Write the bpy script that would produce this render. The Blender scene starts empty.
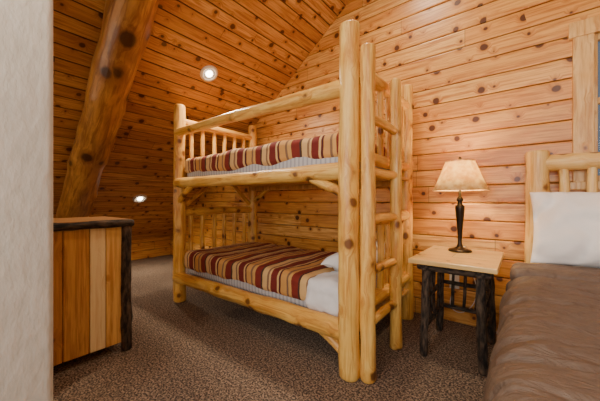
import bpy, bmesh, math, random
from mathutils import Vector, Matrix, noise
random.seed(4)
scene = bpy.context.scene
COL = scene.collection
TAN = 0.736
TH = math.atan(TAN); C, S = math.cos(TH), math.sin(TH)
RX, RZ = 0.5, 4.456            # ridge
YW = 2.60                      # gable wall
YF = -1.5                      # wall behind camera
XL = -5.1; XR = 2.2
def ceil_z(x): return RZ - TAN*abs(x-RX)

# ---------------------------------------------------------------- materials
def newmat(name):
    m = bpy.data.materials.new(name); m.use_nodes = True
    nt = m.node_tree
    return m, nt, nt.nodes['Principled BSDF']
def N(nt, t, **kw):
    n = nt.nodes.new(t)
    for k, v in kw.items(): setattr(n, k, v)
    return n
def L(nt, a, b): nt.links.new(a, b)
def M(nt, op, a, b=None, c=None):
    n = nt.nodes.new('ShaderNodeMath'); n.operation = op
    for i, v in enumerate((a, b, c)):
        if v is None: continue
        if isinstance(v, (int, float)): n.inputs[i].default_value = v
        else: nt.links.new(v, n.inputs[i])
    return n.outputs[0]
def mixc(nt, f, a, b, bt='MIX'):
    n = nt.nodes.new('ShaderNodeMix'); n.data_type = 'RGBA'; n.blend_type = bt
    for s, v in ((n.inputs[0], f), (n.inputs[6], a), (n.inputs[7], b)):
        if isinstance(v, (int, float)): s.default_value = v
        elif isinstance(v, tuple): s.default_value = (*v, 1)
        else: nt.links.new(v, s)
    return n.outputs[2]
def comb(nt, x, y, z):
    n = nt.nodes.new('ShaderNodeCombineXYZ')
    for i, v in enumerate((x, y, z)):
        if isinstance(v, (int, float)): n.inputs[i].default_value = v
        else: nt.links.new(v, n.inputs[i])
    return n.outputs[0]
def maprange(nt, v, a, b, c=0.0, d=1.0):
    n = nt.nodes.new('ShaderNodeMapRange')
    nt.links.new(v, n.inputs[0])
    for i, q in enumerate((a, b, c, d)):
        if isinstance(q, (int, float)): n.inputs[i+1].default_value = q
        else: nt.links.new(q, n.inputs[i+1])
    return n.outputs[0]
def ntex(nt, vec, scale, detail=3, rough=.55, dist=0.0):
    n = nt.nodes.new('ShaderNodeTexNoise'); nt.links.new(vec, n.inputs['Vector'])
    n.inputs['Scale'].default_value = scale; n.inputs['Detail'].default_value = detail
    n.inputs['Roughness'].default_value = rough; n.inputs['Distortion'].default_value = dist
    return n.outputs['Fac']

def boards_mat(name, la, wa, width, c1, c2, cdark, knot=(.085,.022,.006), rough=.36, kscale=5.0, ksize=1.0, cvar=1.0, seam=0.0, seglen=2.6, seams=.85):
    m, nt, b = newmat(name)
    tc = N(nt, 'ShaderNodeTexCoord'); sp = N(nt, 'ShaderNodeSeparateXYZ')
    L(nt, tc.outputs['Object'], sp.inputs[0])
    ln, wd = sp.outputs[la], sp.outputs[wa]
    wq = M(nt, 'DIVIDE', wd, width)
    wid = M(nt, 'FLOOR', wq)
    wn = N(nt, 'ShaderNodeTexWhiteNoise', noise_dimensions='1D'); L(nt, wid, wn.inputs['W'])
    rnd = wn.outputs['Value']
    lo = M(nt, 'ADD', ln, M(nt, 'MULTIPLY', rnd, 37.0))
    seg = M(nt, 'FLOOR', M(nt, 'DIVIDE', lo, seglen))
    wn2 = N(nt, 'ShaderNodeTexWhiteNoise', noise_dimensions='2D')
    L(nt, comb(nt, wid, seg, 0.0), wn2.inputs['Vector'])
    r2 = wn2.outputs['Value']
    vo = N(nt, 'ShaderNodeTexVoronoi', voronoi_dimensions='2D'); vo.inputs['Scale'].default_value = kscale
    warp = M(nt, 'MULTIPLY', ntex(nt, tc.outputs['Object'], 9, 2), .03)
    L(nt, comb(nt, M(nt, 'ADD', lo, warp), wd, 0.0), vo.inputs['Vector'])
    dist = vo.outputs['Distance']
    sc = N(nt, 'ShaderNodeSeparateXYZ'); L(nt, vo.outputs['Color'], sc.inputs[0])
    kr = M(nt, 'MULTIPLY', maprange(nt, sc.outputs[0], .15, 1.0, .0, .125), ksize)
    core = maprange(nt, M(nt, 'SUBTRACT', dist, kr), -.03, .012, 1.0, 0.0)
    halo = maprange(nt, M(nt, 'SUBTRACT', dist, kr), 0.0, .18, 1.0, 0.0)
    halo = M(nt, 'MULTIPLY', halo, M(nt, 'GREATER_THAN', sc.outputs[0], .2))
    wb = M(nt, 'ADD', wd, M(nt, 'MULTIPLY', halo, .03))
    g = ntex(nt, comb(nt, M(nt, 'MULTIPLY', lo, .9), M(nt, 'MULTIPLY', wb, 16.0), M(nt, 'MULTIPLY', wid, 3.7)), 3.2, 5, .62, .6)
    g2 = ntex(nt, comb(nt, M(nt, 'MULTIPLY', lo, 2.0), M(nt, 'MULTIPLY', wb, 90.0), wid), 3.0, 2)
    base = mixc(nt, maprange(nt, r2, 0, 1, .5-.5*cvar, .5+.5*cvar), c1, c2)
    col = mixc(nt, maprange(nt, g, .42, .64, 0, .9), base, cdark)
    col = mixc(nt, maprange(nt, g2, .48, .76, 0, .5), col, cdark)
    col = mixc(nt, M(nt, 'MULTIPLY', halo, .65), col, cdark)
    col = mixc(nt, M(nt, 'MULTIPLY', core, .97), col, knot)
    if seam:
        f = M(nt, 'FRACT', wq)
        e1 = M(nt, 'MINIMUM', f, M(nt, 'SUBTRACT', 1.0, f))
        sm = M(nt, 'LESS_THAN', e1, seam)
        lf = M(nt, 'FRACT', M(nt, 'DIVIDE', lo, seglen))
        sm = M(nt, 'MAXIMUM', sm, M(nt, 'LESS_THAN', lf, .0016))
        col = mixc(nt, M(nt, 'MULTIPLY', sm, seams), col, (.09, .028, .006))
    L(nt, col, b.inputs['Base Color'])
    b.inputs['Roughness'].default_value = rough
    bp = N(nt, 'ShaderNodeBump'); bp.inputs['Strength'].default_value = .15; bp.inputs['Distance'].default_value = .004
    L(nt, g, bp.inputs['Height']); L(nt, bp.outputs[0], b.inputs['Normal'])
    return m

def log_mat(name, c1, c2, cdark, knot, rough=.35, kn=1.0, ks=7.5, gs=1.0):
    m, nt, b = newmat(name)
    tc = N(nt, 'ShaderNodeTexCoord'); oi = N(nt, 'ShaderNodeObjectInfo')
    sp = N(nt, 'ShaderNodeSeparateXYZ'); L(nt, tc.outputs['Object'], sp.inputs[0])
    off = M(nt, 'MULTIPLY', oi.outputs['Random'], 50.0)
    x, y, z = sp.outputs
    zz = M(nt, 'ADD', z, off)
    wp = M(nt, 'MULTIPLY', ntex(nt, comb(nt, x, y, zz), 30, 2), .02)
    vo = N(nt, 'ShaderNodeTexVoronoi'); vo.inputs['Scale'].default_value = ks
    L(nt, comb(nt, x, M(nt, 'ADD', y, wp), M(nt, 'ADD', M(nt, 'MULTIPLY', zz, .85), wp)), vo.inputs['Vector'])
    d = vo.outputs['Distance']
    sc = N(nt, 'ShaderNodeSeparateXYZ'); L(nt, vo.outputs['Color'], sc.inputs[0])
    kr = maprange(nt, sc.outputs[0], .0, 1.0, .06, .27*kn)
    core = maprange(nt, M(nt, 'SUBTRACT', d, kr), -.07, .01, 1.0, 0.0)
    core = M(nt, 'MULTIPLY', core, M(nt, 'GREATER_THAN', sc.outputs[0], .15))
    halo = maprange(nt, M(nt, 'SUBTRACT', d, kr), -.02, .24, 1.0, 0.0)
    hb = M(nt, 'MULTIPLY', halo, .016)
    g = ntex(nt, comb(nt, M(nt, 'MULTIPLY', M(nt, 'ADD', x, hb), 20.0*gs), M(nt, 'MULTIPLY', M(nt, 'ADD', y, hb), 20.0*gs), M(nt, 'MULTIPLY', zz, 1.5)), 2.0, 5, .62, .8)
    pt = ntex(nt, comb(nt, x, y, zz), 4.5, 3)
    col = mixc(nt, maprange(nt, pt, .38, .62), c1, c2)
    col = mixc(nt, maprange(nt, g, .44, .62, 0, .9), col, cdark)
    col = mixc(nt, M(nt, 'MULTIPLY', halo, .6*min(kn,1)), col, cdark)
    col = mixc(nt, M(nt, 'MULTIPLY', core, .9), col, knot)
    L(nt, col, b.inputs['Base Color']); b.inputs['Roughness'].default_value = rough
    bp = N(nt, 'ShaderNodeBump'); bp.inputs['Strength'].default_value = .5; bp.inputs['Distance'].default_value = .008
    L(nt, M(nt, 'ADD', g, M(nt, 'MULTIPLY', halo, .6)), bp.inputs['Height']); L(nt, bp.outputs[0], b.inputs['Normal'])
    return m

def noise_mat(name, c1, c2, scale, rough=.8, bump=.3, bdist=.01, detail=4, lo=.35, hi=.65, stretch=(1,1,1)):
    m, nt, b = newmat(name)
    tc = N(nt, 'ShaderNodeTexCoord'); mp = N(nt, 'ShaderNodeMapping'); mp.inputs['Scale'].default_value = stretch
    L(nt, tc.outputs['Object'], mp.inputs[0])
    f = ntex(nt, mp.outputs[0], scale, detail)
    L(nt, mixc(nt, maprange(nt, f, lo, hi), c1, c2), b.inputs['Base Color'])
    b.inputs['Roughness'].default_value = rough
    bp = N(nt, 'ShaderNodeBump'); bp.inputs['Strength'].default_value = bump; bp.inputs['Distance'].default_value = bdist
    L(nt, f, bp.inputs['Height']); L(nt, bp.outputs[0], b.inputs['Normal'])
    return m
def plain(name, c, rough=.5, metal=0):
    m, nt, b = newmat(name); b.inputs['Base Color'].default_value = (*c, 1)
    b.inputs['Roughness'].default_value = rough; b.inputs['Metallic'].default_value = metal
    return m
def emis(name, c, s):
    m, nt, b = newmat(name); b.inputs['Base Color'].default_value = (*c, 1)
    b.inputs['Emission Color'].default_value = (*c, 1); b.inputs['Emission Strength'].default_value = s
    return m

BW = .14; CW = .115
WC = dict(c1=(.69,.305,.060), c2=(.88,.52,.155), cdark=(.45,.145,.022))
m_wall = boards_mat('pine_siding', 0, 2, BW, WC['c1'], WC['c2'], WC['cdark'], kscale=6.0, ksize=1.4, seam=.02, seams=.65)
m_wallr = boards_mat('pine_siding_side', 1, 2, BW, WC['c1'], WC['c2'], WC['cdark'], kscale=5.5, seam=.02, seams=.6)
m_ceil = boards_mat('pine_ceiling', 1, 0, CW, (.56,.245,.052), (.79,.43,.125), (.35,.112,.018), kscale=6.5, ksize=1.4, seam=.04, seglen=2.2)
m_log = log_mat('peeled_log', (.90,.59,.165), (.83,.47,.10), (.57,.24,.042), (.14,.042,.011), kn=1.0, ks=8.0)
m_loglight = log_mat('peeled_log_light', (.88,.64,.28), (.83,.54,.18), (.64,.34,.08), (.22,.09,.03), kn=.8)
m_beam = log_mat('beam_log', (.62,.31,.08), (.45,.20,.045), (.25,.085,.016), (.06,.02,.006), kn=1.0, ks=4.5, gs=.7)
m_trim = log_mat('pine_trim', (.82,.54,.22), (.74,.43,.13), (.54,.25,.06), (.16,.05,.015), kn=.6)
m_bark = noise_mat('hickory_bark', (.010,.007,.005), (.13,.085,.055), 24, .85, 1.0, .016, 5, .40, .68, (2,2,.6))
m_dry = noise_mat('textured_drywall', (.535,.51,.45), (.59,.565,.505), 34, .75, .5, .010, 3, stretch=(1,1,.45))
m_sheet = noise_mat('white_sheet', (.76,.76,.78), (.82,.82,.84), 12, .85, .3, .01)
m_pillow = noise_mat('white_pillowcase', (.82,.81,.81), (.87,.86,.86), 8, .85, .3, .01)
m_bronze = plain('dark_bronze', (.035,.025,.018), .3, .7)
m_white = plain('white_plastic', (.75,.72,.66), .4)
m_tabletop = boards_mat('table_top_wood', 0, 1, .13, (.82,.60,.27), (.76,.51,.19), (.58,.33,.09), kscale=5.0, ksize=.7, rough=.3, seam=.01)
m_dr1 = boards_mat('dresser_orange_wood', 2, 1, .11, (.60,.28,.065), (.74,.43,.14), (.38,.14,.026), kscale=3, ksize=.5)
m_dr2 = boards_mat('dresser_pale_wood', 2, 1, .3, (.92,.76,.44), (.90,.72,.40), (.76,.54,.25), kscale=4, ksize=.5)
m_dr3 = boards_mat('dresser_mid_wood', 2, 1, .3, (.86,.54,.20), (.82,.50,.17), (.54,.24,.06), kscale=6, ksize=1.2)
m_drtop = boards_mat('dresser_top_wood', 1, 0, .12, (.52,.27,.10), (.60,.34,.13), (.30,.12,.035), kscale=3, ksize=.5)

# comforter
m, nt, b = newmat('brown_quilted_comforter'); m_comf = m
tc = N(nt, 'ShaderNodeTexCoord'); mp = N(nt, 'ShaderNodeMapping'); mp.inputs['Scale'].default_value = (1, 2.2, 1); mp.inputs['Rotation'].default_value = (0, 0, .35)
L(nt, tc.outputs['Object'], mp.inputs[0])
wr = ntex(nt, mp.outputs[0], 14, 4, .6, .5)
fine = ntex(nt, mp.outputs[0], 36, 3)
L(nt, mixc(nt, maprange(nt, fine, .3, .7), (.108,.072,.053), (.148,.104,.078)), b.inputs['Base Color'])
b.inputs['Roughness'].default_value = .6
bp = N(nt, 'ShaderNodeBump'); bp.inputs['Strength'].default_value = .8; bp.inputs['Distance'].default_value = .02
L(nt, wr, bp.inputs['Height']); L(nt, bp.outputs[0], b.inputs['Normal'])

# carpet
m, nt, b = newmat('speckled_carpet'); m_carpet = m
tc = N(nt, 'ShaderNodeTexCoord')
f1 = ntex(nt, tc.outputs['Object'], 95, 2, .7); f2 = ntex(nt, tc.outputs['Object'], 42, 3, .6); f3 = ntex(nt, tc.outputs['Object'], 3, 2)
c = mixc(nt, maprange(nt, f1, .43, .57), (.032,.024,.020), (.42,.30,.21))
c = mixc(nt, maprange(nt, f2, .50, .60, 0, .6), c, (.085,.060,.046))
c = mixc(nt, maprange(nt, f3, .3, .7, 0, .15), c, (.07,.047,.036))
L(nt, c, b.inputs['Base Color']); b.inputs['Roughness'].default_value = .95
bp = N(nt, 'ShaderNodeBump'); bp.inputs['Strength'].default_value = .9; bp.inputs['Distance'].default_value = .014
L(nt, f1, bp.inputs['Height']); L(nt, bp.outputs[0], b.inputs['Normal'])

# striped blanket
m, nt, b = newmat('striped_blanket'); m_blanket = m
tc = N(nt, 'ShaderNodeTexCoord'); sp = N(nt, 'ShaderNodeSeparateXYZ'); L(nt, tc.outputs['Object'], sp.inputs[0])
wob = M(nt, 'MULTIPLY', M(nt, 'SUBTRACT', ntex(nt, tc.outputs['Object'], 3, 2), .5), .03)
fx = M(nt, 'FRACT', M(nt, 'DIVIDE', M(nt, 'ADD', sp.outputs[0], wob), .36))
cr = N(nt, 'ShaderNodeValToRGB'); cr.color_ramp.interpolation = 'CONSTANT'; L(nt, fx, cr.inputs[0])
st = [(0,(.17,.016,.012)),(.17,(.66,.42,.18)),(.22,(.09,.012,.012)),(.27,(.60,.31,.09)),(.42,(.22,.12,.07)),(.47,(.60,.33,.10)),
      (.55,(.20,.020,.012)),(.72,(.06,.026,.019)),(.77,(.66,.42,.18)),(.90,(.24,.13,.07)),(.95,(.66,.42,.18))]
e = cr.color_ramp.elements
e[0].position = 0; e[0].color = (*st[0][1], 1); e[1].position = st[1][0]; e[1].color = (*st[1][1], 1)
for p, q in st[2:]:
    k = e.new(p); k.color = (*q, 1)
L(nt, cr.outputs[0], b.inputs['Base Color']); b.inputs['Roughness'].default_value = .85
bp = N(nt, 'ShaderNodeBump'); bp.inputs['Strength'].default_value = .5; bp.inputs['Distance'].default_value = .015
L(nt, ntex(nt, tc.outputs['Object'], 18, 4), bp.inputs['Height']); L(nt, bp.outputs[0], b.inputs['Normal'])
# ticking (mattress)
m, nt, b = newmat('mattress_ticking'); m_tick = m
tc = N(nt, 'ShaderNodeTexCoord'); sp = N(nt, 'ShaderNodeSeparateXYZ'); L(nt, tc.outputs['Object'], sp.inputs[0])
fx = M(nt, 'GREATER_THAN', M(nt, 'FRACT', M(nt, 'MULTIPLY', sp.outputs[0], 28.0)), .62)
L(nt, mixc(nt, fx, (.50,.50,.52), (.33,.34,.38)), b.inputs['Base Color']); b.inputs['Roughness'].default_value = .9
# lamp shade
m = bpy.data.materials.new('parchment_shade'); m.use_nodes = True; nt = m.node_tree; m_shade = m
nt.nodes.clear(); out = N(nt, 'ShaderNodeOutputMaterial')
tc = N(nt, 'ShaderNodeTexCoord'); f = ntex(nt, tc.outputs['Object'], 22, 5)
c = mixc(nt, maprange(nt, f, .35, .65), (.88,.74,.40), (.66,.44,.16))
df = N(nt, 'ShaderNodeBsdfDiffuse'); tr = N(nt, 'ShaderNodeBsdfTranslucent'); mx = N(nt, 'ShaderNodeMixShader'); mx.inputs[0].default_value = .5
L(nt, c, df.inputs[0]); L(nt, c, tr.inputs[0]); L(nt, df.outputs[0], mx.inputs[1]); L(nt, tr.outputs[0], mx.inputs[2]); L(nt, mx.outputs[0], out.inputs[0])
# glass
m_glass, nt, b = newmat('window_glass'); b.inputs['Base Color'].default_value = (.9,.95,1,1); b.inputs['Roughness'].default_value = .02
b.inputs['Transmission Weight'].default_value = 1; b.inputs['IOR'].default_value = 1.1

# ---------------------------------------------------------------- mesh helpers
def link(ob, parent=None):
    COL.objects.link(ob)
    if parent is not None:
        ob.parent = parent
        ob.matrix_parent_inverse = Matrix.Translation(parent.location).inverted()
    return ob
def empty(name, loc):
    e = bpy.data.objects.new(name, None); e.location = loc; e.empty_display_size = .1
    COL.objects.link(e); return e
def mk(name, verts, faces, mat, parent=None, smooth=True, mw=None):
    me = bpy.data.meshes.new(name); me.from_pydata([tuple(v) for v in verts], [], faces); me.update()
    if mat: me.materials.append(mat)
    if smooth: me.polygons.foreach_set('use_smooth', [True]*len(me.polygons))
    ob = bpy.data.objects.new(name, me)
    if mw is not None: ob.matrix_world = mw
    link(ob, parent); return ob
def frame(p1, p2):
    p1 = Vector(p1); d = Vector(p2)-p1
    q = d.to_track_quat('Z', 'Y')
    return Matrix.Translation(p1) @ q.to_matrix().to_4x4(), d.length
def log(name, p1, p2, r1, r2=None, mat=None, parent=None, seg=16, bow=.008, bumps=.09, round_=.8):
    if r2 is None: r2 = r1
    mw, Ln = frame(p1, p2); sd = random.uniform(0, 100)
    n = max(6, int(Ln/.04)); ch = min(.015, Ln*.1)
    zs = [0, ch*.4, ch] + [ch+(Ln-2*ch)*i/n for i in range(1, n)] + [Ln-ch, Ln-ch*.4, Ln]
    vs = []; fs = []
    ba = random.uniform(0, 6.28)
    big = mat is m_bark
    kns = [(random.uniform(0, Ln), random.uniform(0, 6.28), random.uniform(.04, .10)*(2.6 if big else 1)) for _ in range(int(Ln*(9 if big else 5)))] if bumps > .05 and r1 > .012 else []
    for k, z in enumerate(zs):
        t = z/Ln; r = r1+(r2-r1)*t
        if k in (0, len(zs)-1): r *= round_
        elif k in (1, len(zs)-2): r *= (1+round_)/2+.03
        bx = math.sin(t*math.pi)*bow*math.cos(ba); by = math.sin(t*math.pi)*bow*math.sin(ba)
        for j in range(seg):
            a = 2*math.pi*j/seg
            nn = noise.noise(Vector((math.cos(a)*.9+sd, math.sin(a)*.9, z*(9 if big else 3.5)+sd)))
            kb = 0
            for kz, ka, kh in kns:
                dz = (z-kz)/(.025 if big else .045)
                if abs(dz) < 2: kb += kh*math.exp(-dz*dz)*max(0, math.cos(a-ka))**4
            rr = r*(1+bumps*nn*1.6+kb)
            vs.append((bx+rr*math.cos(a), by+rr*math.sin(a), z))
    for k in range(len(zs)-1):
        for j in range(seg):
            a = k*seg+j; b_ = k*seg+(j+1) % seg
            fs.append((a, b_, b_+seg, a+seg))
    fs.append(tuple(range(seg-1, -1, -1))); o = (len(zs)-1)*seg; fs.append(tuple(o+j for j in range(seg)))
    return mk(name, vs, fs, mat or m_log, parent, True, mw)
def box(name, lo, hi, mat, parent=None, bev=.004):
    bm = bmesh.new(); bmesh.ops.create_cube(bm, size=1)
    lo = Vector(lo); hi = Vector(hi); c = (lo+hi)/2; d = hi-lo
    for v in bm.verts: v.co = Vector((v.co.x*d.x, v.co.y*d.y, v.co.z*d.z))+c
    if bev: bmesh.ops.bevel(bm, geom=bm.edges[:], offset=bev, segments=2, affect='EDGES', profile=.6)
    me = bpy.data.meshes.new(name); bm.to_mesh(me); bm.free(); me.materials.append(mat)
    ob = bpy.data.objects.new(name, me); return link(ob, parent)
def lathe(name, prof, mat, parent=None, mw=None, seg=32, smooth=True):
    vs = []; fs = []
    for r, z in prof:
        for j in range(seg):
            a = 2*math.pi*j/seg; vs.append((r*math.cos(a), r*math.sin(a), z))
    for k in range(len(prof)-1):
        for j in range(seg):
            a = k*seg+j; b_ = k*seg+(j+1) % seg; fs.append((a, b_, b_+seg, a+seg))
    return mk(name, vs, fs, mat, parent, smooth, mw)
def soft_box(name, lo, hi, r, mat, parent=None, cuts=28, amp=.006, freq=5, disp=None):
    bm = bmesh.new(); bmesh.ops.create_cube(bm, size=2)
    bmesh.ops.subdivide_edges(bm, edges=bm.edges[:], cuts=cuts, use_grid_fill=True)
    lo = Vector(lo); hi = Vector(hi); c = (lo+hi)/2; h = (hi-lo)/2
    for v in bm.verts:
        p = Vector([(.45*t+.55*math.sin(t*math.pi/2))*h[i] for i, t in enumerate(v.co)])
        q = Vector([max(-(h[i]-r), min(h[i]-r, p[i])) for i in range(3)])
        dd = p-q
        nrm = dd.normalized() if dd.length > 1e-6 else Vector((0, 0, 1))
        p = q+nrm*r
        w = p+c
        if disp: w = w+nrm*disp(w)
        else: w = w+nrm*amp*noise.fractal(w*freq, 1, 2, 3)
        v.co = w
    bmesh.ops.recalc_face_normals(bm, faces=bm.faces[:])
    me = bpy.data.meshes.new(name); bm.to_mesh(me); bm.free(); me.materials.append(mat)
    me.polygons.foreach_set('use_smooth', [True]*len(me.polygons))
    ob = bpy.data.objects.new(name, me); return link(ob, parent)
def pillow(name, w, h, t, mw, mat, parent=None, n=48):
    vs = []; fs = []
    for side in (1, -1):
        for i in range(n+1):
            for j in range(n+1):
                u = math.sin((i/n*2-1)*math.pi/2); v = math.sin((j/n*2-1)*math.pi/2)
                z = max(0, (1-u**2)*(1-v**2))**.40*t/2
                pinch = 1-.05*(1-v*v)*abs(u)**3; pinch2 = 1-.07*(1-u*u)*abs(v)**3
                x = u*w/2*pinch; y = v*h/2*pinch2
                k = min(1, z/(t*.2))
                z += k*(.03*noise.fractal(Vector((x*5, y*5, side*3+t)), 1, 2, 3) - .028*max(0, 1-5*abs(noise.noise(Vector((x*4+y*3, y*5-x*2, side*7+w))))))
                vs.append((x, y, z*side))
    o = (n+1)**2
    for s in (0, 1):
        for i in range(n):
            for j in range(n):
                a = s*o+i*(n+1)+j
                q = (a, a+n+1, a+n+2, a+1)
                fs.append(q if s == 0 else q[::-1])
    return mk(name, vs, fs, mat, parent, True, mw)

# ---------------------------------------------------------------- room shell
def siding(name, plane, fixed, sgn, lims, holes, mat, zmax, step=BW):
    vs = []; fs = []
    prof = [(0, .012), (.045, .001), (.09, 0), (.5, 0), (.91, .0), (.955, .001), (1, .012)]
    nb = int(math.ceil(zmax/step))
    for k in range(nb):
        z0 = k*step; z1 = min(z0+step, zmax)
        spans = [(None, None)]
        for (h0, h1, hz0, hz1) in holes:
            if z0 >= hz0-1e-4 and z1 <= hz1+1e-4: spans = [(None, h0), (h1, None)]
        for s0, s1 in spans:
            base = len(vs)
            for t, dep in prof:
                z = z0+(z1-z0)*t; l, r_ = lims(z)
                xa = l if s0 is None else s0; xb = r_ if s1 is None else s1
                for x in (xa, xb):
                    y = fixed+sgn*dep
                    vs.append((x, y, z) if plane == 'Y' else (y, x, z))
            for i in range(len(prof)-1):
                o = base+i*2; fs.append((o, o+1, o+3, o+2))
    return mk(name, vs, fs, mat, None, False)
def glim(z):
    z = min(z, RZ-.001)
    return (max(XL-.03, RX-(RZ-z)/TAN-.02), min(XR+.03, RX+(RZ-z)/TAN+.02))
WX0, WX1, WZ0, WZ1 = .36, 1.20, BW*8, BW*15
siding('wall_back', 'Y', YW, 1, glim, [(WX0, WX1, WZ0, WZ1)], m_wall, RZ-.002)
siding('wall_right', 'X', XR, 1, lambda z: (YF-.02, YW+.03), [], m_wallr, ceil_z(XR)+.02)
siding('wall_left', 'X', XL, -1, lambda z: (YF-.02, YW+.03), [], m_wallr, ceil_z(XL)+.02)
FX0, FX1, FZ0, FZ1 = -1.0, 1.6, .9, 2.3  # opening for the added window that lets in fill light
def fr(x0, x1, z0, z1): return [(x0, YF, z0), (x1, YF, z0), (x1, YF, z1), (x0, YF, z1)]
vs = fr(XL-.03, FX0, 0, ceil_z(XL)); vs[2] = (FX0, YF, ceil_z(FX0))
vs += fr(FX0, FX1, 0, FZ0)
vs += [(FX0, YF, FZ1), (FX1, YF, FZ1), (FX1, YF, ceil_z(FX1)), (RX, YF, RZ), (FX0, YF, ceil_z(FX0))]
vs += [(FX1, YF, 0), (XR+.03, YF, 0), (XR+.03, YF, ceil_z(XR)), (FX1, YF, ceil_z(FX1))]
mk('wall_front', vs, [(0,1,2,3), (4,5,6,7), (8,9,10,11,12), (13,14,15,16)], m_dry, None, False)
mk('floor', [(XL-.03, YF, 0), (XR+.03, YF, 0), (XR+.03, YW+.03, 0), (XL-.03, YW+.03, 0)], [(0,1,2,3)], m_carpet, None, False)
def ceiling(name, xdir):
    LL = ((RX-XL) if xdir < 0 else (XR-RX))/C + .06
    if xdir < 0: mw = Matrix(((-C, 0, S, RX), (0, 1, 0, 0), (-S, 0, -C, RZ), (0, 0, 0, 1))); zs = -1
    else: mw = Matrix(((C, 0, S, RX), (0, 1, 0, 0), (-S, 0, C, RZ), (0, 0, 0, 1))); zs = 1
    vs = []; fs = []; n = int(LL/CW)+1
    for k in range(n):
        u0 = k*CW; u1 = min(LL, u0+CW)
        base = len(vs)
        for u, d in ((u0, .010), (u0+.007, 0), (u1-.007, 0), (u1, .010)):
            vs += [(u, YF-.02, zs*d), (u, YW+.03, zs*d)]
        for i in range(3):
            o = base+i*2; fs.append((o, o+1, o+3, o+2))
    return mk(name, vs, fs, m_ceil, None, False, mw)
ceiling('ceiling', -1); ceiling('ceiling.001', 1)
px0, px1, pyE = -1.42, -1.30, .245; rr = .022
out = [(px1, YF+.01)]
for i in range(7):
    a = i/6*math.pi/2; out.append((px1-rr+rr*math.cos(a), pyE-rr+rr*math.sin(a)))
for i in range(7):
    a = math.pi/2+i/6*math.pi/2; out.append((px0+rr+rr*math.cos(a), pyE-rr+rr*math.sin(a)))
out.append((px0, YF+.01)); k = len(out)
vs = [(x, y, 0) for x, y in out]+[(x, y, ceil_z(x)-.002) for x, y in out]
fs = [(i, (i+1) % k, k+(i+1) % k, k+i) for i in range(k)]
mk('wall_partition', vs, fs, m_dry, None, True)
# gable window
win = empty('window_1', (.78, YW, 1.5))
box('sill', (WX0-.13, YW-.05, WZ0-.05), (WX1+.13, YW+.04, WZ0), m_trim, win)
def vtrim(n, lo, hi, mat=m_trim): return box(n, lo, hi, mat, win, .004)
vtrim('casing_left', (WX0-.10, YW-.028, WZ0), (WX0+.0, YW+.02, WZ1))
vtrim('casing_right', (WX1, YW-.028, WZ0), (WX1+.10, YW+.02, WZ1))
vtrim('casing_top', (WX0-.12, YW-.036, WZ1-.03), (WX1+.12, YW+.02, WZ1+.07))
for n_, lo, hi in (('sash_l', (WX0, YW+.0, WZ0), (WX0+.018, YW+.04, WZ1)), ('sash_r', (WX1-.04, YW, WZ0), (WX1, YW+.04, WZ1)),
                   ('sash_t', (WX0+.018, YW, WZ1-.07), (WX1-.04, YW+.04, WZ1-.03)), ('sash_b', (WX0+.018, YW, WZ0), (WX1-.04, YW+.04, WZ0+.04)),
                   ('sash_m', (WX0+.018, YW, 1.62), (WX1-.04, YW+.04, 1.66))):
    box(n_, lo, hi, m_trim, win, .003)
box('glass', (WX0+.01, YW+.018, WZ0+.03), (WX1-.03, YW+.022, WZ1-.05), m_glass, win, 0)
fill_win = empty('added_fill_window', (.3, YF, 1.6))  # unseen window, added behind the camera as a source of soft fill
for n_, lo, hi in (('casing_l', (FX0-.08, YF-.01, FZ0-.08), (FX0, YF+.03, FZ1+.08)), ('casing_r', (FX1, YF-.01, FZ0-.08), (FX1+.08, YF+.03, FZ1+.08)),
                   ('casing_t', (FX0, YF-.01, FZ1), (FX1, YF+.03, FZ1+.08)), ('casing_b', (FX0, YF-.01, FZ0-.08), (FX1, YF+.03, FZ0)),
                   ('mullion', (.27, YF-.01, FZ0), (.33, YF+.03, FZ1))):
    box(n_, lo, hi, m_trim, fill_win, .004)

# log rafter
def bx(x): return Vector((x, .66-.0713*x, ceil_z(x)-.17))
log('rafter_log_beam', bx(XL+.12), bx(.35), .150, .136, m_beam, None, 28, .01, .06)

# recessed ceiling lights
m_bulb = emis('bulb_glow', (1, .9, .72), 16)
m_baf = plain('baffle_grey', (.3, .25, .2), .5)
nrm = Vector((S, 0, -C))
def can(x, y, power, name='recessed_ceiling_light'):
    p = Vector((x, y, ceil_z(x)))
    q = nrm.to_track_quat('Z', 'Y').to_matrix().to_4x4()
    e = empty(name, p)
    mw = Matrix.Translation(p) @ q
    lathe('trim_ring', [(.055, .003), (.062, .012), (.078, .014), (.088, .010), (.091, .0)], m_white, e, mw)
    lathe('baffle', [(.058, .008), (.048, .003), (.03, .0015), (.001, .001)], m_baf, e, mw)
    lathe('bulb', [(.036, .002), (.034, .012), (.024, .02), (.001, .024)], m_bulb, e, mw)
    ld = bpy.data.lights.new(name+'_lamp', 'SPOT'); ld.energy = power; ld.spot_size = math.radians(150); ld.spot_blend = .9
    ld.color = (1, .83, .62); ld.shadow_soft_size = .05
    lo = bpy.data.objects.new('spot', ld); lo.location = p+nrm*.05
    lo.rotation_euler = Vector((nrm.x*.35, 0, nrm.z)).to_track_quat('-Z', 'Y').to_euler(); link(lo, e)
can(-2.467, 1.653, 95)
can(-4.157, 1.69, 50, 'recessed_ceiling_light.001')
can(-.9, 1.66, 100, 'added_fill_can')  # unseen can, added out of frame to raise the room light
can(-.9, -.4, 60, 'added_fill_can_rear')  # another unseen can, added behind the camera as fill

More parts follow.
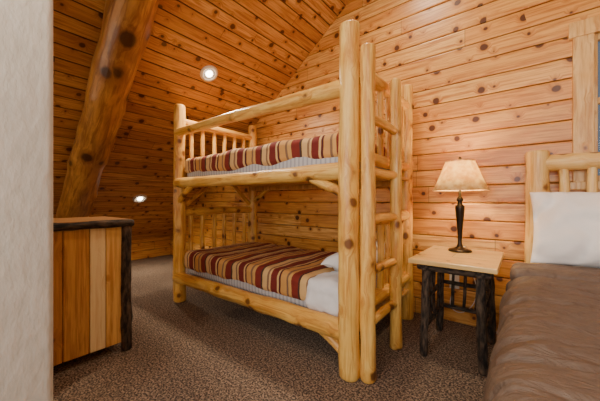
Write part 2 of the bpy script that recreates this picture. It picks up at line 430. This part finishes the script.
# ---------------------------------------------------------------- bunk bed
XA, XC, YA, YD = -.775, -2.70, 1.43, 2.44
bunk = empty('log_bunk_bed', ((XA+XC)/2, (YA+YD)/2, 0))
log('post_front_right', (XA+.005, YA, 0), (XA+.005, YA, 2.0), .062, .056, m_log, bunk, 22)
log('post_back_right', (XA, YD, 0), (XA, YD, 1.97), .056, .052, m_log, bunk)
log('post_front_left', (XC+.02, YA+.03, 0), (XC+.02, YA+.03, 1.95), .060, .054, m_log, bunk)
log('post_back_left', (XC, YD, 0), (XC, YD, 1.95), .056, .052, m_log, bunk)
for nm, y in (('front', YA+.01), ('back', YD)):
    log('upper_rail_'+nm, (XC, y, 1.175), (XA, y, 1.175), .046, .052, m_log, bunk)
    log('lower_rail_'+nm, (XC, y, .24), (XA, y, .25), .054, .060, m_log, bunk)
log('guard_rail_front', (XC, YA+.01, 1.67), (XA, YA, 1.645), .038, .046, m_log, bunk)
log('guard_rail_back', (XC, YD, 1.62), (XA, YD, 1.62), .038, .04, m_log, bunk)
for nm, x in (('foot', XC), ('head', XA)):
    for i, (z, r) in enumerate(((1.79, .042), (1.28, .04), (.88, .042), (.36, .045))):
        log(f'{nm}_crossrail_{i}', (x, YA+.02, z), (x, YD, z), r, r*.95, m_log, bunk)
    for j in range(6):
        y = YA+.16+j*.142
        log(f'{nm}_spindle_up_{j}', (x, y, 1.28), (x, y, 1.79), .024, .022, m_log, bunk, 12)
        log(f'{nm}_spindle_low_{j}', (x, y, .36), (x, y, .88), .024, .022, m_log, bunk, 12)
yb = YA+.02
log('brace_1', (XC+.02, yb, .98), (XC+.27, yb, 1.15), .028, .028, m_log, bunk, 12)
log('brace_2', (XA-.02, yb, 1.03), (XA-.28, yb, 1.14), .030, .030, m_log, bunk, 12)
log('brace_3', (XA-.02, yb, .10), (XA-.22, yb, .21), .030, .030, m_log, bunk, 12)
log('brace_4', (XC, YD, .96), (XC+.3, YD, 1.15), .028, .028, m_log, bunk, 12)
log('brace_5', (XC, YA+.1, .95), (XC, YA+.36, 1.15), .026, .026, m_log, bunk, 12)
log('brace_6', (XC, YD-.05, .95), (XC, YD-.32, 1.22), .026, .026, m_log, bunk, 12)
for i in range(11):
    x = XC+.12+i*.17
    box(f'slat_up_{i}', (x, YA+.03, 1.165), (x+.14, YD-.02, 1.185), m_trim, bunk, .003)
    box(f'slat_low_{i}', (x, YA+.03, .24), (x+.14, YD-.02, .26), m_trim, bunk, .003)
box('ledger_up', (XC+.05, YD-.08, 1.12), (XA-.05, YD-.04, 1.165), m_trim, bunk)
mx0, mx1, my0, my1 = XC+.07, XA-.07, YA+.05, YD-.06
soft_box('mattress_up', (mx0, my0+.01, 1.187), (mx1, my1, 1.37), .05, m_tick, bunk)
soft_box('mattress_low', (mx0, my0+.01, .262), (mx1, my1, .46), .05, m_tick, bunk)
def bdisp(w): return .018*noise.fractal(Vector((w.x*4, w.y*2.2, w.z*3)), 1, 2, 4)
soft_box('blanket_up', (mx0-.01, my0-.008, 1.255), (mx1+.01, my1+.01, 1.425), .055, m_blanket, bunk, 60, disp=bdisp)
soft_box('blanket_low', (mx0-.01, my0-.008, .315), (-1.10, my1+.01, .50), .06, m_blanket, bunk, 60, disp=bdisp)
soft_box('sheet_low', (-1.14, my0-.015, .28), (mx1+.01, my1, .49), .06, m_sheet, bunk, 44, disp=lambda w: .022*noise.fractal(w*6, 1, 2, 3))
pillow('pillow_low', .34, .66, .19, Matrix.Translation((-.965, 2.0, .572)) @ Matrix.Rotation(math.radians(-10), 4, 'Y'), m_pillow, bunk)
XLd = XA+.10
log('ladder_pole_near', (XLd, YA+.035, 0), (XLd, YA+.035, 1.86), .044, .040, m_log, bunk, 18)
log('ladder_pole_far', (XLd, YA+.47, 0), (XLd, YA+.47, 1.82), .040, .036, m_log, bunk, 18)
for i, z in enumerate((.31, .60, .89, 1.17, 1.46)):
    log(f'ladder_rung_{i}', (XLd, YA+.03, z), (XLd, YA+.47, z), .027, .027, m_log, bunk, 12)

# ---------------------------------------------------------------- nightstand
tx0, tx1, ty0, ty1, tz = -.575, -.105, 1.84, 2.50, .63
tb = empty('bark_leg_nightstand', ((tx0+tx1)/2, (ty0+ty1)/2, 0))
box('top', (tx0, ty0, tz-.028), (tx1, ty1, tz), m_tabletop, tb, .005)
lx0, lx1, ly0, ly1 = tx0+.085, tx1-.085, ty0+.09, ty1-.12
for i, (x, y) in enumerate(((lx0, ly0), (lx1, ly0), (lx0, ly1), (lx1, ly1))):
    log(f'leg_{i}', (x+(.015 if x == lx1 else -.015), y, 0), (x, y, tz-.028), .026, .023, m_bark, tb, 16, .008, .14)
for i, (a, b_) in enumerate((((lx0, ly0), (lx1, ly0)), ((lx0, ly1), (lx1, ly1)), ((lx0, ly0), (lx0, ly1)), ((lx1, ly0), (lx1, ly1)))):
    ea = Vector((*a, tz-.055)); eb = Vector((*b_, tz-.055)); d = (eb-ea).normalized()*.05
    log(f'apron_{i}', ea-d, eb+d, .023, .023, m_bark, tb, 14, .004, .12)
    for kz, z in enumerate((.38, .20)):
        if i == 0: continue
        log(f'stretcher_{i}_{kz}', (*a, z), (*b_, z), .015, .014, m_bark, tb, 10, .006, .12)
for i in range(3):
    x = lx0+(i+1)*(lx1-lx0)/4; y = ly0+(i+1)*(ly1-ly0)/4
    log(f'twig_back_{i}', (x, ly1, .20), (x+.01, ly1, tz-.055), .011, .010, m_bark, tb, 10, .008, .12)
    log(f'twig_side_{i}', (lx0, y, .20), (lx0, y+.01, tz-.055), .011, .010, m_bark, tb, 10, .008, .12)
    log(f'twig_side2_{i}', (lx1, y, .20), (lx1, y+.01, tz-.055), .011, .010, m_bark, tb, 10, .008, .12)

# ---------------------------------------------------------------- lamp
lp = Vector((-.36, 2.34, tz))
lamp = empty('table_lamp', lp); LM = Matrix.Translation(lp)
lathe('base', [(.001, 0), (.075, 0), (.078, .006), (.072, .014), (.045, .02), (.022, .032), (.014, .055), (.013, .09), (.017, .15), (.023, .22),
               (.028, .28), (.031, .315), (.030, .33), (.018, .342), (.014, .36), (.022, .372), (.020, .385), (.009, .40), (.008, .47), (.001, .47)], m_bronze, lamp, LM)
lathe('shade', [(.180, .445), (.138, .54), (.095, .655), (.093, .655), (.136, .539), (.178, .445), (.180, .445)], m_shade, lamp, LM, 40)
lathe('shade_rim', [(.182, .442), (.182, .450), (.176, .450), (.176, .442), (.182, .442)], m_trim, lamp, LM, 40)
lathe('shade_rim_top', [(.097, .650), (.097, .657), (.091, .657), (.091, .650), (.097, .650)], m_trim, lamp, LM, 40)
lathe('finial', [(.004, .47), (.004, .665), (.012, .672), (.010, .683), (.001, .69)], m_bronze, lamp, LM, 16)
for i in range(3):
    a = i*2.094
    log(f'spider_{i}', lp+Vector((0, 0, .650)), lp+Vector((math.cos(a)*.093, math.sin(a)*.093, .652)), .0025, .0025, m_bronze, lamp, 8, 0, 0)
lathe('bulb', [(.001, .47), (.015, .475), (.03, .52), (.028, .55), (.001, .57)], emis('lamp_bulb', (1, .82, .55), 8), lamp, LM, 20)
ld = bpy.data.lights.new('table_lamp_light', 'POINT'); ld.energy = 22; ld.color = (1, .76, .46); ld.shadow_soft_size = .045
lo = bpy.data.objects.new('bulb_light', ld); lo.location = lp+Vector((0, 0, .59)); link(lo, lamp)

outl = empty('wall_outlet', (-.44, YW-.004, .34))
box('plate', (-.475, YW-.006, .28), (-.405, YW+.004, .395), m_white, outl, .003)
box('plug', (-.455, YW-.035, .30), (-.425, YW-.006, .33), m_white, outl, .004)
cu = bpy.data.curves.new('power_cord', 'CURVE'); cu.dimensions = '3D'; cu.bevel_depth = .003
s_ = cu.splines.new('BEZIER'); pts = [(-.44, YW-.035, .315), (-.43, 2.54, .12), (-.30, 2.54, .20), (-.33, 2.53, .55), (-.345, 2.505, .64), (-.36, 2.42, .637)]
s_.bezier_points.add(len(pts)-1)
for p_, q in zip(s_.bezier_points, pts): p_.co = q; p_.handle_left_type = p_.handle_right_type = 'AUTO'
co = bpy.data.objects.new('cord', cu); cu.materials.append(m_white); link(co, outl)

# ---------------------------------------------------------------- queen log bed (right)
bed = empty('log_bed', (.7, 1.45, 0))
hy = 2.50
log('head_post_left', (.075, hy, 0), (.075, hy, 1.335), .068, .062, m_loglight, bed, 20)
log('head_post_right', (1.40, hy, 0), (1.40, hy, 1.335), .068, .062, m_loglight, bed, 20)
log('head_rail_top', (.075, hy, 1.25), (1.40, hy, 1.25), .052, .052, m_loglight, bed)
log('head_rail_low', (.075, hy, .70), (1.40, hy, .70), .045, .045, m_loglight, bed)
for i in range(9):
    x = .205+i*.133
    log(f'head_spindle_{i}', (x, hy, .70), (x, hy, 1.25), .027, .025, m_loglight, bed, 12)
for i, (x, y) in enumerate(((.09, .55), (1.38, .55))):
    log(f'foot_leg_{i}', (x, y, 0), (x, y, .42), .05, .05, m_loglight, bed)
soft_box('mattress', (0.0, .50, .22), (1.46, 2.43, .575), .06, m_sheet, bed)
def ridge(v): return max(0.0, 1-4.5*abs(noise.noise(v)))
def cd(w):
    q = w + .025*Vector((noise.noise(w*4), noise.noise(w*4+Vector((9, 0, 0))), 0))
    a = ridge(Vector((q.x*3+q.y*.8, q.y*5.0-q.x*1.0, q.z*4)))
    g = .016*noise.noise(Vector((w.x*2.5, w.y*2.5, w.z*2.5)))
    ph = q.y/.13
    t = abs((ph % 1)-.5)*2            # 1 at the stitch line
    ch = -.014*max(0, (t-.72)/.28)**1.5
    s = (q.x if w.z > .5 else q.z)
    pk = .0045*math.sin(s*62+5*noise.noise(q*4)+math.floor(ph+.5)*2.1)*max(0, (t-.3)/.7)
    wr = .006*(noise.fractal(Vector((w.x*7, w.y*16, w.z*8)), 1, 2, 2))
    return .009*a+ch+pk+g+wr-.003
soft_box('comforter', (-.075, .42, .10), (1.53, 2.13, .62), .13, m_comf, bed, 220, disp=cd)
soft_box('comforter_fold', (-.065, 1.90, .53), (1.51, 2.17, .645), .056, m_comf, bed, 90, disp=lambda w: .7*cd(w))
def lean(x, y, z, ang): return Matrix.Translation((x, y, z)) @ Matrix.Rotation(math.radians(ang), 4, 'X')
pillow('pillow_left', .70, .48, .26, lean(.385, 2.25, .845, 60), m_pillow, bed)
pillow('pillow_right', .70, .48, .26, lean(1.09, 2.25, .845, 60), m_pillow, bed)

# ---------------------------------------------------------------- dresser
dx1, dx0, dy0, dy1, dz = -2.09, -2.58, -.15, .765, .875
dr = empty('rustic_dresser', ((dx0+dx1)/2, (dy0+dy1)/2, 0))
box('top', (dx0-.02, dy0-.03, dz-.022), (dx1+.025, dy1+.03, dz), m_drtop, dr, .005)
log('top_edge_bark', (dx1+.018, dy0-.03, dz-.024), (dx1+.018, dy1+.035, dz-.024), .024, .024, m_bark, dr, 14, .003, .2)
log('top_edge_bark_2', (dx0, dy1+.02, dz-.024), (dx1+.02, dy1+.02, dz-.024), .023, .023, m_bark, dr, 14, .003, .2)
for i, (x, y) in enumerate(((dx1, dy1), (dx1, dy0), (dx0, dy1), (dx0, dy0))):
    log(f'corner_post_{i}', (x, y, 0), (x, y, dz-.03), .032, .030, m_bark, dr, 18, .004, .1)
box('carcass', (dx0+.01, dy0+.02, .06), (dx1-.012, dy1-.012, dz-.025), m_dr1, dr, .003)
edges = [dy0+.03, .08, .27, .43, .56, .645, dy1-.02]
mats = [m_dr1, m_dr1, m_dr1, m_dr1, m_dr2, m_dr3]
for i in range(6):
    box(f'side_board_{i}', (dx1-.014, edges[i]+.002, .06), (dx1+.002, edges[i+1]-.002, dz-.045), mats[i], dr, .003)
for i in range(3):
    z0 = .10+i*.245
    box(f'drawer_{i}', (dx0+.05, dy1-.012, z0), (dx1-.05, dy1+.008, z0+.225), m_dr2, dr, .005)
    for j, x in enumerate((dx0+.15, dx1-.15)):
        log(f'knob_{i}_{j}', (x, dy1+.008, z0+.11), (x, dy1+.035, z0+.11), .014, .016, m_bark, dr, 12, 0, .05)

# ---------------------------------------------------------------- lights & world
gg = emis('fill_globe_glass', (1, .89, .72), 21)  # glow of the large added fill light
def globe(name, loc, r, stem_to, mat):
    pg = empty(name, loc); PM = Matrix.Translation(loc)
    lathe('globe', [(.001, -r)]+[(r*math.sin(a*math.pi/16), -r*math.cos(a*math.pi/16)) for a in range(1, 16)]+[(.001, r)], mat, pg, PM)
    d = (Vector(stem_to)-Vector(loc)).normalized()
    log('stem', Vector(loc)+d*(r-.01), stem_to, .012, .012, m_bronze, pg, 10, 0, 0)
globe('added_fill_globe', (.45, -.35, 2.75), .19, (.45, -.35, ceil_z(.45)), gg)  # unseen hanging light, added as general fill near the camera
globe('added_fill_sconce', (-3.0, YF+.22, 1.15), .11, (-3.0, YF, 1.15), emis('fill_sconce_glass', (1, .87, .70), 62))  # unseen wall light, added to brighten the left ceiling
globe('added_fill_globe.001', (-1.05, .0, 2.05), .10, (-1.05, .0, ceil_z(-1.05)), emis('small_fill_globe_glass', (1, .89, .72), 14))  # unseen small light, added to brighten the beam and bunk post
def area(name, loc, d, sx, sy, e, c):
    ld = bpy.data.lights.new(name, 'AREA'); ld.shape = 'RECTANGLE'; ld.size = sx; ld.size_y = sy; ld.energy = e; ld.color = c
    o = bpy.data.objects.new(name, ld); o.location = loc; o.rotation_euler = Vector(d).to_track_quat('-Z', 'Z').to_euler(); COL.objects.link(o)
area('added_fill_area', (.3, YF-.06, 1.6), (0, 1, .05), 2.5, 1.35, 72, (1, .98, .94))  # fill light added outside the unseen front window
w = bpy.data.worlds.new('World'); scene.world = w; w.use_nodes = True
w.node_tree.nodes['Background'].inputs[0].default_value = (.45, .50, .58, 1); w.node_tree.nodes['Background'].inputs[1].default_value = .35

cam = bpy.data.cameras.new('camera'); cam.lens = 282/600*36; cam.sensor_width = 36; cam.clip_start = .02
co = bpy.data.objects.new('camera', cam); co.location = (0, 0, 1.0)
co.rotation_euler = (math.radians(90), 0, math.radians(38.3)); COL.objects.link(co); scene.camera = co
